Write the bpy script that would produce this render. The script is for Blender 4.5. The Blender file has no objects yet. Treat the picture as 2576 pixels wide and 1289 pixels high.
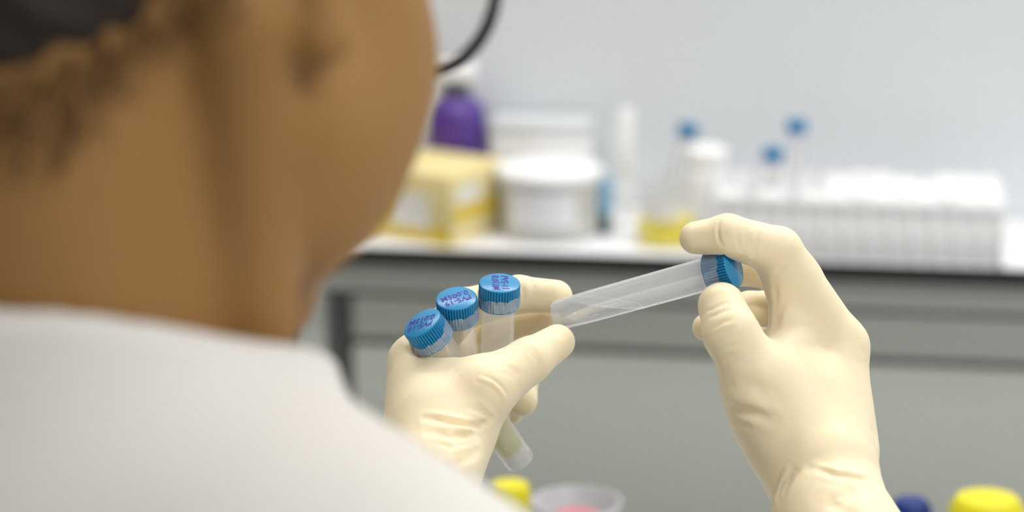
import bpy, bmesh, math, random
import numpy as np
from mathutils import Vector, Matrix

random.seed(7); rng = np.random.default_rng(7)
SC = bpy.context.scene
COL = SC.collection

# ------------------------------------------------------------------ camera
FPX = 6752.0; PW, PH = 2576.0, 1289.0
PITCH = math.radians(14.2)
CAM = np.array([0.0, 0.0, 1420.0])                     # mm
CR = np.array([1.0, 0, 0]); CF = np.array([0, math.cos(PITCH), -math.sin(PITCH)])
CU = np.array([0, math.sin(PITCH), math.cos(PITCH)])
cam = bpy.data.cameras.new('camera'); camo = bpy.data.objects.new('camera', cam); COL.objects.link(camo)
camo.location = CAM / 1000; camo.rotation_euler = (math.pi / 2 - PITCH, 0, 0)
cam.sensor_width = 36; cam.lens = FPX / PW * 36; cam.clip_start = .05; cam.clip_end = 50
cam.dof.use_dof = True; cam.dof.focus_distance = 1.047
APERTURE = 0.0148                                      # entrance pupil in metres
cam.dof.aperture_fstop = (cam.lens / 1000) / APERTURE
SC.camera = camo

# ------------------------------------------------------------------ world, light, exposure
w = bpy.data.worlds.new('world'); SC.world = w; w.use_nodes = True
w.node_tree.nodes['Background'].inputs[0].default_value = (.93, .97, 1, 1)
w.node_tree.nodes['Background'].inputs[1].default_value = .50
SC.view_settings.view_transform = 'Standard'; SC.view_settings.look = 'None'
SC.view_settings.exposure = 0.08; SC.view_settings.gamma = 1.0
SC.view_settings.use_curve_mapping = False
SC.cycles.use_adaptive_sampling = True; SC.cycles.adaptive_threshold = .04; SC.cycles.adaptive_min_samples = 20
SC.cycles.diffuse_bounces = 3; SC.cycles.glossy_bounces = 3
SC.cycles.max_bounces = 7; SC.cycles.transparent_max_bounces = 24
SC.cycles.transmission_bounces = 10
SC.cycles.sample_clamp_indirect = 6.0
LIGHTS = [  # ceiling fixtures: x, y, length, width, watts
    (.75, 1.65, 1.2, .30, 15), (-.45, 1.65, 1.0, .30, 9), (1.05, -.3, 1.2, .30, 25)]
CEIL = 2.55
for i, (lx, ly, ll, lw, watt) in enumerate(LIGHTS):
    ld = bpy.data.lights.new('ceiling_lamp', 'AREA'); ld.shape = 'RECTANGLE'; ld.size = ll; ld.size_y = lw
    ld.energy = watt; ld.color = (1, .97, .93)
    lo = bpy.data.objects.new('ceiling_lamp', ld); COL.objects.link(lo); lo.location = (lx, ly, CEIL - .075)

# ------------------------------------------------------------------ helpers
def P(px, py, D):
    """image pixel (2576x1289) and depth in metres -> world point in mm"""
    D = D * 1000.0
    return CAM + D * (CF + CR * ((px - PW / 2) / FPX) - CU * ((py - PH / 2) / FPX))
def proj(p):
    q = np.asarray(p, float) - CAM; z = q @ CF
    return PW / 2 + FPX * (q @ CR) / z, PH / 2 - FPX * (q @ CU) / z, z
def lin(c):
    return tuple((x / 12.92 if x <= .04045 else ((x + .055) / 1.055) ** 2.4) for x in [v / 255 for v in c])

def mat(name, rgb, rough=.5, var=.04, nscale=40, bump=0, bscale=400, sss=0, sssr=(1, .4, .2), sscale=.004,
        trans=0, ior=1.45, metal=0, coat=0, spec=.5, alpha=1, srgb=True):
    m = bpy.data.materials.new(name); m.use_nodes = True; nt = m.node_tree; n = nt.nodes
    b = n['Principled BSDF']; L = nt.links.new
    c = lin(rgb) if srgb else rgb
    tc = n.new('ShaderNodeTexCoord'); no = n.new('ShaderNodeTexNoise'); no.inputs['Scale'].default_value = nscale
    no.inputs['Detail'].default_value = 4
    L(tc.outputs['Object'], no.inputs['Vector'])
    mx = n.new('ShaderNodeMix'); mx.data_type = 'RGBA'
    mx.inputs[6].default_value = tuple(min(1, v * (1 - var)) for v in c) + (1,)
    mx.inputs[7].default_value = tuple(min(1, v * (1 + var)) for v in c) + (1,)
    L(no.outputs['Fac'], mx.inputs[0]); L(mx.outputs[2], b.inputs['Base Color'])
    b.inputs['Roughness'].default_value = rough; b.inputs['Metallic'].default_value = metal
    b.inputs['IOR'].default_value = ior; b.inputs['Specular IOR Level'].default_value = spec
    b.inputs['Transmission Weight'].default_value = trans; b.inputs['Coat Weight'].default_value = coat
    b.inputs['Alpha'].default_value = alpha
    if sss:
        b.inputs['Subsurface Weight'].default_value = sss; b.inputs['Subsurface Radius'].default_value = sssr
        b.inputs['Subsurface Scale'].default_value = sscale
    if bump:
        n2 = n.new('ShaderNodeTexNoise'); n2.inputs['Scale'].default_value = bscale; n2.inputs['Detail'].default_value = 3
        L(tc.outputs['Object'], n2.inputs['Vector'])
        bp = n.new('ShaderNodeBump'); bp.inputs['Strength'].default_value = bump; bp.inputs['Distance'].default_value = .0005
        L(n2.outputs['Fac'], bp.inputs['Height']); L(bp.outputs['Normal'], b.inputs['Normal'])
    return m

def plastic(name, rgb, clear=.5, rough=.25, transl=.5, nscale=60, gloss=.06):
    """thin translucent plastic: clear part lets light straight through, the rest scatters"""
    m = bpy.data.materials.new(name); m.use_nodes = True; nt = m.node_tree; n = nt.nodes; L = nt.links.new
    out = n['Material Output']; pb = n['Principled BSDF']
    c = lin(rgb)
    tc = n.new('ShaderNodeTexCoord'); no = n.new('ShaderNodeTexNoise'); no.inputs['Scale'].default_value = nscale
    L(tc.outputs['Object'], no.inputs['Vector'])
    mr = n.new('ShaderNodeMapRange'); mr.inputs[3].default_value = max(0, clear - .05); mr.inputs[4].default_value = min(1, clear + .05)
    L(no.outputs['Fac'], mr.inputs[0])
    pb.inputs['Base Color'].default_value = c + (1,); pb.inputs['Roughness'].default_value = rough
    tl = n.new('ShaderNodeBsdfTranslucent'); tl.inputs[0].default_value = c + (1,)
    m1 = n.new('ShaderNodeMixShader'); m1.inputs[0].default_value = transl
    L(pb.outputs[0], m1.inputs[1]); L(tl.outputs[0], m1.inputs[2])
    tr = n.new('ShaderNodeBsdfTransparent')
    m2 = n.new('ShaderNodeMixShader'); L(mr.outputs[0], m2.inputs[0]); L(m1.outputs[0], m2.inputs[1]); L(tr.outputs[0], m2.inputs[2])
    gl = n.new('ShaderNodeBsdfGlossy'); gl.inputs['Roughness'].default_value = rough * .6
    m3 = n.new('ShaderNodeMixShader'); m3.inputs[0].default_value = gloss; L(m2.outputs[0], m3.inputs[1]); L(gl.outputs[0], m3.inputs[2])
    L(m3.outputs[0], out.inputs[0])
    return m

def link(name, me, parent=None, m=None, smooth=True):
    if m is not None: me.materials.append(m)
    if smooth and len(me.polygons): me.polygons.foreach_set('use_smooth', [True] * len(me.polygons))
    o = bpy.data.objects.new(name, me); COL.objects.link(o)
    if parent is not None: o.parent = parent
    return o
def from_np(name, V, F, parent=None, m=None, smooth=True):
    """V in mm (local), F list/array of faces"""
    me = bpy.data.meshes.new(name); V = np.asarray(V, float) / 1000
    me.from_pydata(V.tolist(), [], F if isinstance(F, list) else F.tolist()); me.update()
    return link(name, me, parent, m, smooth)
def tag(o, label=None, cat=None, group=None, kind=None):
    if label: o['label'] = label
    if cat: o['category'] = cat
    if group: o['group'] = group
    if kind: o['kind'] = kind
    return o
def empty(name, loc_mm, rotz=0, M=None):
    o = bpy.data.objects.new(name, None); COL.objects.link(o); o.empty_display_size = .02
    if M is not None: o.matrix_world = M
    else: o.location = np.asarray(loc_mm, float) / 1000; o.rotation_euler = (0, 0, rotz)
    return o
def copy_tree(o, parent=None):
    c = o.copy(); COL.objects.link(c)
    c.parent = parent
    for ch in list(o.children): copy_tree(ch, c)
    return c

def bm_obj(name, bm, parent=None, m=None, smooth=False, angle=None):
    bmesh.ops.recalc_face_normals(bm, faces=bm.faces)
    me = bpy.data.meshes.new(name); bm.to_mesh(me); bm.free()
    me.transform(Matrix.Scale(.001, 4))
    o = link(name, me, parent, m, smooth)
    if angle: 
        for e in me.edges: pass
        me.set_sharp_from_angle(angle=math.radians(angle))
    return o
def box_bm(bm, x0, x1, y0, y1, z0, z1, bev=0, seg=2):
    r = bmesh.ops.create_cube(bm, size=1)
    bmesh.ops.scale(bm, vec=(x1 - x0, y1 - y0, z1 - z0), verts=r['verts'])
    bmesh.ops.translate(bm, vec=((x0 + x1) / 2, (y0 + y1) / 2, (z0 + z1) / 2), verts=r['verts'])
    if bev:
        es = list({e for v in r['verts'] for e in v.link_edges})
        bmesh.ops.bevel(bm, geom=es, offset=bev, segments=seg, affect='EDGES', profile=.5)
def box(name, x0, x1, y0, y1, z0, z1, parent=None, m=None, bev=1.0, seg=2):
    bm = bmesh.new(); box_bm(bm, x0, x1, y0, y1, z0, z1, bev, seg)
    return bm_obj(name, bm, parent, m, True, 40)
def lathe(name, prof, parent=None, m=None, n=64, rib=None, closed=False, angle=35):
    """prof: list of (r, z) from bottom to top; rib(i, j, r, z, a) -> (r, z)"""
    V = []; F = []
    for j, (r, z) in enumerate(prof):
        for i in range(n):
            a = 2 * math.pi * i / n; rr, zz = (r, z) if rib is None else rib(i, j, r, z, a)
            V.append((rr * math.cos(a), rr * math.sin(a), zz))
    k = len(prof)
    for j in range(k - 1 if not closed else k):
        j2 = (j + 1) % k
        for i in range(n):
            i2 = (i + 1) % n
            F.append((j * n + i, j * n + i2, j2 * n + i2, j2 * n + i))
    if not closed:
        if prof[0][0] > 1e-6: F.append(tuple(range(n - 1, -1, -1)))
        if prof[-1][0] > 1e-6: F.append(tuple((k - 1) * n + i for i in range(n)))
    bm = bmesh.new(); vs = [bm.verts.new(v) for v in V]
    for f in F:
        try: bm.faces.new([vs[q] for q in f])
        except ValueError: pass
    bmesh.ops.remove_doubles(bm, verts=bm.verts, dist=1e-4)
    return bm_obj(name, bm, parent, m, True, angle)
def tube_path(name, pts, rad, parent=None, m=None, n=10, cap=True):
    """swept tube along points (mm); rad a number or list"""
    pts = np.asarray(pts, float); k = len(pts); V = []; F = []
    T = np.gradient(pts, axis=0); T /= np.linalg.norm(T, axis=1)[:, None]
    up = np.array([0, 0, 1.0]) if abs(T[0][2]) < .9 else np.array([1.0, 0, 0])
    N = np.cross(T[0], up); N /= np.linalg.norm(N)
    for j in range(k):
        N = N - T[j] * (N @ T[j]); N /= np.linalg.norm(N); B = np.cross(T[j], N)
        r = rad[j] if hasattr(rad, '__len__') else rad
        for i in range(n):
            a = 2 * math.pi * i / n; V.append(pts[j] + r * (math.cos(a) * N + math.sin(a) * B))
    for j in range(k - 1):
        for i in range(n):
            i2 = (i + 1) % n; F.append((j * n + i, j * n + i2, (j + 1) * n + i2, (j + 1) * n + i))
    if cap: F.append(tuple(range(n - 1, -1, -1))); F.append(tuple((k - 1) * n + i for i in range(n)))
    return from_np(name, V, F, parent, m)

# ------------------------------------------------------------------ signed distance kit (mm)
f32 = np.float32
def A(v): return np.asarray(v, f32)
def rcone(p, a, b, ra, rb):
    a = A(a); b = A(b); ba = b - a; pa = p - a
    h = np.clip((pa @ ba) / max(float(ba @ ba), 1e-6), 0, 1)
    q = pa - h[:, None] * ba
    return np.sqrt(np.einsum('ij,ij->i', q, q)) - (ra + (rb - ra) * h)
def ball(p, c, r):
    q = p - A(c); return np.sqrt(np.einsum('ij,ij->i', q, q)) - r
def ellip(p, c, r, R=None):
    q = p - A(c)
    if R is not None: q = q @ A(R)
    r = A(r); k0 = np.sqrt(((q / r) ** 2).sum(1)); k1 = np.sqrt(((q / (r * r)) ** 2).sum(1))
    return k0 * (k0 - 1) / np.maximum(k1, 1e-6)
def smin(a, b, k):
    h = np.maximum(k - np.abs(a - b), 0) / k
    return np.minimum(a, b) - h * h * k * .25
def smax(a, b, k): return -smin(-a, -b, k)
def chain(p, pts, k=0):
    d = None
    for (a, ra), (b, rb) in zip(pts[:-1], pts[1:]):
        e = rcone(p, a, b, ra, rb); d = e if d is None else (smin(d, e, k) if k else np.minimum(d, e))
    return d
def polydist(p, pts):
    d = None
    for a, b in zip(pts[:-1], pts[1:]):
        e = rcone(p, a, b, 0, 0); d = e if d is None else np.minimum(d, e)
    return d

def mesh_sdf(fn, lo, hi, h, B=8, slack=3.0, newton=2):
    """naive surface nets over an adaptively evaluated grid; returns V (mm), quads"""
    lo = np.asarray(lo, float); hi = np.asarray(hi, float)
    nb = np.ceil((hi - lo) / (h * B)).astype(int) + 1
    bs = h * B
    gi = np.stack(np.meshgrid(*[np.arange(k) for k in nb], indexing='ij'), -1).reshape(-1, 3)
    cd = fn((lo + (gi + .5) * bs).astype(f32))
    D = np.repeat(np.repeat(np.repeat(cd.reshape(nb), B, 0), B, 1), B, 2).astype(f32)
    act = gi[np.abs(cd) < bs * .87 * 1.15 + slack]
    loc = np.stack(np.meshgrid(*[np.arange(B)] * 3, indexing='ij'), -1).reshape(-1, 3)
    for s in range(0, len(act), 2000):
        idx = (act[s:s + 2000, None, :] * B + loc[None]).reshape(-1, 3)
        D[idx[:, 0], idx[:, 1], idx[:, 2]] = fn((lo + idx * h).astype(f32))
    S = D < 0
    n = np.array(D.shape)
    cs = np.zeros(n - 1, np.int8)
    for dx in (0, 1):
        for dy in (0, 1):
            for dz in (0, 1):
                cs += S[dx:n[0] - 1 + dx, dy:n[1] - 1 + dy, dz:n[2] - 1 + dz]
    cells = np.argwhere((cs > 0) & (cs < 8))
    ids = -np.ones(n - 1, np.int64); ids[cells[:, 0], cells[:, 1], cells[:, 2]] = np.arange(len(cells))
    acc = np.zeros((len(cells), 3)); cnt = np.zeros(len(cells))
    corners = [(x, y, z) for x in (0, 1) for y in (0, 1) for z in (0, 1)]
    for a in corners:
        for ax in range(3):
            if a[ax]: continue
            b = list(a); b[ax] = 1
            da = D[cells[:, 0] + a[0], cells[:, 1] + a[1], cells[:, 2] + a[2]]
            db = D[cells[:, 0] + b[0], cells[:, 1] + b[1], cells[:, 2] + b[2]]
            mk = (da < 0) != (db < 0)
            t = np.where(mk, da / np.where(mk, da - db, 1), 0)
            q = np.array(a, float)[None] + t[:, None] * (np.eye(3)[ax])[None]
            acc += q * mk[:, None]; cnt += mk
    V = lo + (cells + acc / cnt[:, None]) * h
    F = []
    for ax in range(3):
        u, v = (ax + 1) % 3, (ax + 2) % 3
        sl0 = [slice(None)] * 3; sl1 = [slice(None)] * 3
        sl0[ax] = slice(0, n[ax] - 1); sl1[ax] = slice(1, n[ax])
        e = np.argwhere(S[tuple(sl0)] != S[tuple(sl1)])
        e = e[(e[:, u] > 0) & (e[:, v] > 0) & (e[:, u] < n[u] - 1) & (e[:, v] < n[v] - 1)]
        inside = S[e[:, 0], e[:, 1], e[:, 2]]
        def cid(du, dv):
            c = e.copy(); c[:, u] -= du; c[:, v] -= dv; return ids[c[:, 0], c[:, 1], c[:, 2]]
        q = np.stack([cid(1, 1), cid(0, 1), cid(0, 0), cid(1, 0)], 1)
        q[~inside] = q[~inside][:, ::-1]
        F.append(q)
    F = np.concatenate(F); F = F[(F >= 0).all(1)]
    for _ in range(newton):
        p = V.astype(f32); d0 = fn(p); g = np.zeros((len(V), 3)); ee = h * .5
        for ax in range(3):
            off = np.zeros(3, f32); off[ax] = ee
            g[:, ax] = (fn(p + off) - fn(p - off)) / (2 * ee)
        g2 = (g * g).sum(1); st = np.clip(d0 / np.maximum(g2, .2), -h * .6, h * .6)
        V = V - g * st[:, None]
    return V, F

def trace(fn, px, py, d0=850., d1=1250.):
    """where the line of sight through a pixel meets a surface (mm)"""
    dirn = CF + CR * ((px - PW / 2) / FPX) - CU * ((py - PH / 2) / FPX); L = np.linalg.norm(dirn); dirn = dirn / L
    t = d0
    for _ in range(120):
        d = float(fn((CAM + dirn * t)[None].astype(f32))[0])
        if d < .05: return CAM + dirn * t
        t += max(d * .8, .05)
        if t > d1: return None
    return None

# ------------------------------------------------------------------ materials
M_glove = mat('latex_glove', (250, 234, 200), .46, .03, 60, bump=.12, bscale=900, sss=.45, sssr=(1, .58, .22), sscale=.005, spec=.35)
M_skin = mat('skin', (160, 119, 69), .55, .08, 25, bump=.15, bscale=500, sss=.2, sssr=(1, .35, .15), sscale=.006, spec=.3)
M_hair = mat('hair', (38, 26, 18), .6, .3, 120, bump=.5, bscale=300)
M_coat = mat('lab_coat_cotton', (232, 229, 224), .9, .02, 30, bump=.3, bscale=1500, spec=.15)
M_trouser = mat('trouser_cloth', (52, 58, 74), .9, .05, 60)
M_cap = mat('cap_blue_plastic', (40, 142, 196), .3, .03, 60, spec=.6)
M_ink = mat('purple_marker_ink', (74, 52, 160), .6, .05)
M_film = plastic('sealing_film', (235, 240, 245), clear=.77, rough=.15, transl=.15, nscale=900, gloss=.14)
M_tube = plastic('frosted_tube_plastic', (250, 247, 248), clear=.70, rough=.25, transl=.45)
M_tube4 = plastic('clear_tube_plastic', (250, 251, 255), clear=.52, rough=.10, transl=.5, gloss=.16)
M_liquid_y = plastic('yellowish_solution', (222, 224, 156), clear=.45, rough=.1, transl=.5)
M_liquid_c = plastic('clear_solution', (222, 234, 222), clear=.86, rough=.05, transl=.3, gloss=.2)
M_drop = plastic('water_droplet', (250, 250, 252), clear=.5, rough=.05, transl=.3, gloss=.4)
M_wall = mat('painted_wall', (217, 222, 226), .7, .01, 5)
M_floor = mat('vinyl_floor', (150, 152, 150), .4, .05, 12)
M_ceil = mat('ceiling_paint', (235, 235, 232), .9, .01, 5)
M_steel = mat('painted_steel_grey', (206, 211, 203), .45, .02, 15, metal=0)
M_steel_d = mat('dark_grey_carcass', (70, 70, 68), .6, .03, 15)
M_white = mat('white_plastic', (252, 252, 253), .4, .005, 40)
M_top = mat('white_laminate', (244, 245, 249), .35, .01, 20)
M_edge = mat('black_edge_rubber', (26, 27, 24), .6, .05, 60)
M_black = mat('black_frame', (34, 20, 34), .35, .05, 60)

# ------------------------------------------------------------------ setting
YAW = math.radians(8)
BU = np.array([math.cos(YAW), -math.sin(YAW), 0]); BV = np.array([math.sin(YAW), math.cos(YAW), 0])
BENCH_O = P(1700, 648, 2.14); BENCH_Z = BENCH_O[2]
def B(u, v, w=0): return BENCH_O + u * BU + v * BV + np.array([0, 0, w])
def bench_u(px, v, w=0):
    lo, hi = -2000., 2000.
    for _ in range(50):
        m = (lo + hi) / 2
        if proj(B(m, v, w))[0] < px: lo = m
        else: hi = m
    return lo
def bobj(name, u, v, w=0, rot=0): return empty(name, B(u, v, w), -YAW + rot)
WALLV = 175.
wall = bobj('wall_back', 0, WALLV); 
def struct_box(name, *a, origin=(0, 0, 0), rot=0, m=None):
    bm = bmesh.new(); box_bm(bm, *a); o = bm_obj(name, bm, None, m); o.location = np.asarray(origin) / 1000; o.rotation_euler = (0, 0, rot)
    return tag(o, kind='structure')
bpy.data.objects.remove(wall)
struct_box('wall_back', -2600, 2600, 0, 80, -BENCH_Z, CEIL * 1000 - BENCH_Z, origin=B(0, WALLV), rot=-YAW, m=M_wall)
M_wall2 = mat('shading_wall_taupe', (140, 132, 122), .8, .02, 5)
struct_box('shading_wall_left', -1180, -1120, -2500, 2700, 0, CEIL * 1000, m=M_wall2)  # unseen dull wall added to keep light off the nape
struct_box('floor', -3000, 3000, -2500, 3200, -40, 0, m=M_floor)
struct_box('ceiling', -3000, 3000, -2500, 3200, CEIL * 1000, CEIL * 1000 + 40, m=M_ceil)
LD = mat('lamp_diffuser', (250, 250, 250), .5)
_b = LD.node_tree.nodes['Principled BSDF']; _b.inputs['Emission Color'].default_value = (1, .98, .95, 1); _b.inputs['Emission Strength'].default_value = 2.0
for (lx, ly, ll, lw, watt), nm in zip(LIGHTS, ('nearest the right end of the bench', 'nearest the left end of the bench', 'behind the seated person')):
    t = tag(empty('ceiling_light', (lx * 1000, ly * 1000, CEIL * 1000)), 'long white fluorescent ceiling light ' + nm, 'ceiling light', 'fluorescent ceiling lights')
    hl, hw = ll * 500, lw * 500
    box('housing', -hl - 20, hl + 20, -hw - 20, hw + 20, -45, 0, t, M_white, 4)
    box('diffuser', -hl, hl, -hw, hw, -60, -45, t, LD, 4)

# bench along the wall
wt = tag(bobj('worktop', 0, 0), 'long white laminate worktop with black front edge along the wall', 'worktop')
box('slab', -900, 1500, 3, WALLV - 2, -14, 0, wt, M_top, 1)
box('edge_strip', -900, 1500, 0, 3, -14, -.6, wt, M_edge, .8)
uL = bench_u(872, 30, -60)
cab = tag(bobj('drawer_cabinet', 0, 0, -BENCH_Z), 'grey painted steel drawer cabinet under the white worktop', 'cabinet')
Z = BENCH_Z
box('carcass', uL, 1000, 42, WALLV - 4, 80, Z - 15, cab, M_steel_d, 1)
box('apron_rail', uL - 600, 1000, 22, 40, Z - 44, Z - 15, cab, M_steel, 2)
uu = [uL + 6, uL + 1200]
for k in range(1):
    a, b_ = uu[k], uu[k + 1]
    box('drawer', a, b_, 20, 40, Z - 84, Z - 48, cab, M_steel, 3, 3)
    box('drawer', a, b_, 20, 40, Z - 330, Z - 90, cab, M_steel, 3, 3)
    box('drawer', a, b_, 20, 40, Z - 600, Z - 336, cab, M_steel, 3, 3)
leg0 = bench_u(742, 30, -60); leg1 = bench_u(822, 30, -60)
bl = tag(bobj('bench_leg', 0, 0, -BENCH_Z), 'pale grey upright bench leg left of the drawer cabinet', 'bench leg')
box('post', leg0, leg1, 20, 60, 15, Z - 44.5, bl, M_steel, 2)
box('foot', leg0 - 6, leg1 + 6, 14, 66, 0, 15, bl, M_edge, 2)

# ------------------------------------------------------------------ sample tubes
TUBE_L = 79.; CAP_R = 8.25; CAP_H = 10.2; TR = 6.5
def tube_matrix(top, bot):
    """top / bot as (px, py, D): axis from bottom to top, length fixed"""
    t = P(*top); b = P(*bot); z = (t - b) / np.linalg.norm(t - b); o = t - z * TUBE_L
    x = np.cross(np.array([0, 1., 0]), z)
    if np.linalg.norm(x) < .1: x = np.array([1., 0, 0])
    x /= np.linalg.norm(x); y = np.cross(z, x)
    return o, np.stack([x, y, z], 1), z
def M4(o, R):
    M = Matrix(R.tolist()).to_4x4(); M.translation = Vector((o / 1000).tolist()); return M
NR = 44
def cap_rib(i, j, r, z, a):
    if j in (2, 3): return (r - .32 * (.5 + .5 * math.cos(NR * a)), z)
    return (r, z)
CAPP = [(6.9, 68.6), (8.1, 68.6), (8.3, 69.2), (8.25, 78.2), (8.05, 78.75), (7.6, 79.0), (0, 79.0)]
def cap_mesh(parent, mm=M_cap):
    def rib(i, j, r, z, a):
        if 2 <= j <= 4: return (r - .95 * (.5 + .5 * math.cos(NR * a)), z)
        return (r, z)
    prof = [(6.9, 68.8), (8.1, 68.8), (8.3, 70.0), (8.3, 74), (8.3, 78.1), (8.0, 78.7), (7.5, 79.0), (0, 79.0)]
    return lathe('cap', prof, parent, mm, n=NR * 5, rib=rib, angle=50)
def film_mesh(parent, seed, lo=69.3, hi=74.6, tear=None):
    r_ = random.Random(seed); ph = [r_.uniform(0, 6.28) for _ in range(6)]
    def rib(i, j, r, z, a):
        wv = .5 * math.sin(2 * a + ph[0]) + .35 * math.sin(5 * a + ph[1]) + .22 * math.sin(11 * a + ph[2]) + .12 * math.sin(23 * a + ph[3])
        if tear: wv += tear(a)
        zz = z if j < 1 else (z + wv * (j / 4.0) * (1.0 if j < 5 else 1.0))
        rr = r - (.13 * (.5 + .5 * math.cos(NR * a)) if j > 0 else 0) + .08 * math.sin(17 * a + ph[4] + z)
        return (rr, zz)
    k = 4; prof = [(8.5 + .1 * math.sin(j * 2.1 + ph[5]), lo + (hi - lo) * j / k) for j in range(k + 1)]
    prof += [(8.42, hi + .0)]
    V = []
    o = lathe('film_wrap', prof[:5], parent, M_film, n=NR * 4, rib=rib, closed=False, angle=60)
    # open tube: drop end caps
    bm = bmesh.new(); bm.from_mesh(o.data)
    bmesh.ops.delete(bm, geom=[f for f in bm.faces if len(f.verts) > 6], context='FACES'); bm.to_mesh(o.data); bm.free()
    return o
def body_mesh(parent, mm, n=56):
    # wall with rolled foot and neck rings, round inner bottom above an open skirt
    prof = [(0, 3.4), (2.0, 3.7), (3.7, 4.5), (4.8, 5.9), (5.3, 7.6), (5.7, 8.0), (5.65, 6.0), (5.5, .5), (5.6, 0), (5.95, 0), (6.15, .4), (6.35, 20), (6.5, 62), (6.5, 66.8), (6.75, 67.2), (6.75, 68.6), (6.4, 68.7), (6.4, 74), (5.6, 74)]
    o = lathe('body', prof, parent, mm, n=n, angle=30)
    bm = bmesh.new(); bm.from_mesh(o.data)
    bmesh.ops.delete(bm, geom=[f for f in bm.faces if len(f.verts) > 6], context='FACES'); bm.to_mesh(o.data); bm.free()
    return o
def lettering(cap, lines, dirimg, R, o, size=3.9):
    """hand-written lines on the cap top; reading direction given as an image direction"""
    z = R[:, 2]; g = CR * dirimg[0] - CU * dirimg[1]
    # direction within the cap plane whose picture is dirimg
    a, b = R[:, 0], R[:, 1]
    Mx = np.array([[a @ CR, b @ CR], [-(a @ CU), -(b @ CU)]]); s = np.linalg.solve(Mx, np.array(dirimg))
    s /= np.linalg.norm(s); up = np.array([-s[1], s[0]])
    V = []; F = []; r_ = random.Random(len(lines[0]) * 7 + ord(lines[0][-1]))
    for k, txt in enumerate(lines):
        cu = bpy.data.curves.new('t', 'FONT'); cu.body = txt; cu.size = size; cu.align_x = 'CENTER'; cu.align_y = 'CENTER'
        cu.extrude = .03; cu.offset = .07; cu.shear = .12; cu.space_character = 1.02; cu.resolution_u = 3
        ob = bpy.data.objects.new('t', cu); COL.objects.link(ob)
        bpy.context.view_layer.update()
        me = bpy.data.meshes.new_from_object(ob.evaluated_get(bpy.context.evaluated_depsgraph_get()))
        n0 = len(V)
        for v in me.vertices:
            x, y = v.co.x, v.co.y + (1.95 if k == 0 else -1.75)
            y += .18 * math.sin(x * 1.3 + k); x += .1 * math.sin(y * 2 + x)
            q = s * x + up * y
            V.append((q[0], q[1], 79.05 + v.co.z))
        F += [tuple(n0 + i for i in p.vertices) for p in me.polygons]
        bpy.data.objects.remove(ob); bpy.data.curves.remove(cu); bpy.data.meshes.remove(me)
    return from_np('lettering', V, F, cap, M_ink, False)
def fill_mesh(parent, top_z, mm, plane=None, R=None, o=None):
    """liquid in the tube up to local height top_z, or below a horizontal plane (world z)"""
    prof = [(0, 3.9), (1.65, 4.2), (3.3, 5.0), (4.5, 6.4), (5.2, 8.4), (5.55, 20), (5.7, min(45, top_z)), (5.75, top_z), (0, top_z)]
    ob = lathe('liquid', prof, parent, mm, n=48, angle=30)
    if plane is not None:
        bm = bmesh.new(); bm.from_mesh(ob.data)
        co = R.T @ (np.array(plane) - o) / 1000; no = R.T @ np.array([0, 0, 1.0])
        r = bmesh.ops.bisect_plane(bm, geom=bm.verts[:] + bm.edges[:] + bm.faces[:], plane_co=co, plane_no=no, clear_outer=True)
        es = [e for e in r['geom_cut'] if isinstance(e, bmesh.types.BMEdge)]
        bmesh.ops.contextual_create(bm, geom=es)
        bm.to_mesh(ob.data); bm.free(); ob.data.set_sharp_from_angle(angle=math.radians(30))
    return ob

TUBES = {
    1: ((1060, 812, 1.040), (1322, 1180, 1.082)),
    2: ((1148, 750, 1.052), (1186, 1160, 1.098)),
    3: ((1257, 711, 1.055), (1240, 1156, 1.094)),
    4: ((1847, 671, 1.031), (1407, 793, 1.068)),
}
TG = {}
def add_tube(k, label, lines, dirimg, seed, tear=None):
    o, R, z = tube_matrix(*TUBES[k]); TG[k] = (o, R, z)
    t = tag(empty('sample_tube', None, M=M4(o, R)), label, 'test tube', 'blue-capped sample tubes in the gloved hands')
    body_mesh(t, M_tube4 if k == 4 else M_tube)
    c = cap_mesh(t); film_mesh(t, seed, hi=(75.6 if k == 4 else 74.4), tear=tear)
    if lines: lettering(c, lines, dirimg, R, o)
    if k == 4:
        # rim of liquid along the wall, and droplets left above it
        c = R.T @ (P(1530, 762, 1.058) - o); n_ = R.T @ np.array([0, 0, 1.0]); pts = []
        for i in range(121):
            a = 2 * math.pi * i / 120 + math.atan2(n_[1], n_[0]); rr = 5.75
            zz = (n_ @ c - n_[0] * rr * math.cos(a) - n_[1] * rr * math.sin(a)) / n_[2]
            if 6 < zz < 64: pts.append((rr * math.cos(a), rr * math.sin(a), zz))
        if len(pts) > 4: tube_path('meniscus', pts, .2, t, M_white, 6)
        up_l = n_ * np.array([1, 1, 0]); up_a = math.atan2(up_l[1], up_l[0]); vw = R.T @ (CAM - o); va = math.atan2(vw[1], vw[0])
        for da, zz, dr in ((.5, 52, .55), (.25, 45, .38), (.0, 41, .3), (.6, 57, .4), (.15, 37, .4), (-.2, 34, .3)):
            a = va + (up_a - va) * da; bm = bmesh.new(); bmesh.ops.create_icosphere(bm, subdivisions=2, radius=dr)
            bmesh.ops.scale(bm, vec=(.8, .8, 1.5), verts=bm.verts)
            bmesh.ops.translate(bm, vec=(6.3 * math.cos(a), 6.3 * math.sin(a), zz), verts=bm.verts); bm_obj('droplet', bm, t, M_drop, True)
    if k == 4: fill_mesh(t, 60, M_liquid_c, plane=P(1530, 762, 1.058), R=R, o=o)
    else: fill_mesh(t, 45, M_liquid_y)
    return t
def tear1(a): return 1.2 * math.sin(a + .6)
add_tube(1, 'tilted blue-capped tube marked PVS-10, leftmost and lowest of three in the left glove', ['PVS-10', '0.013M'], (-.95, .31), 3, tear1)
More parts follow.
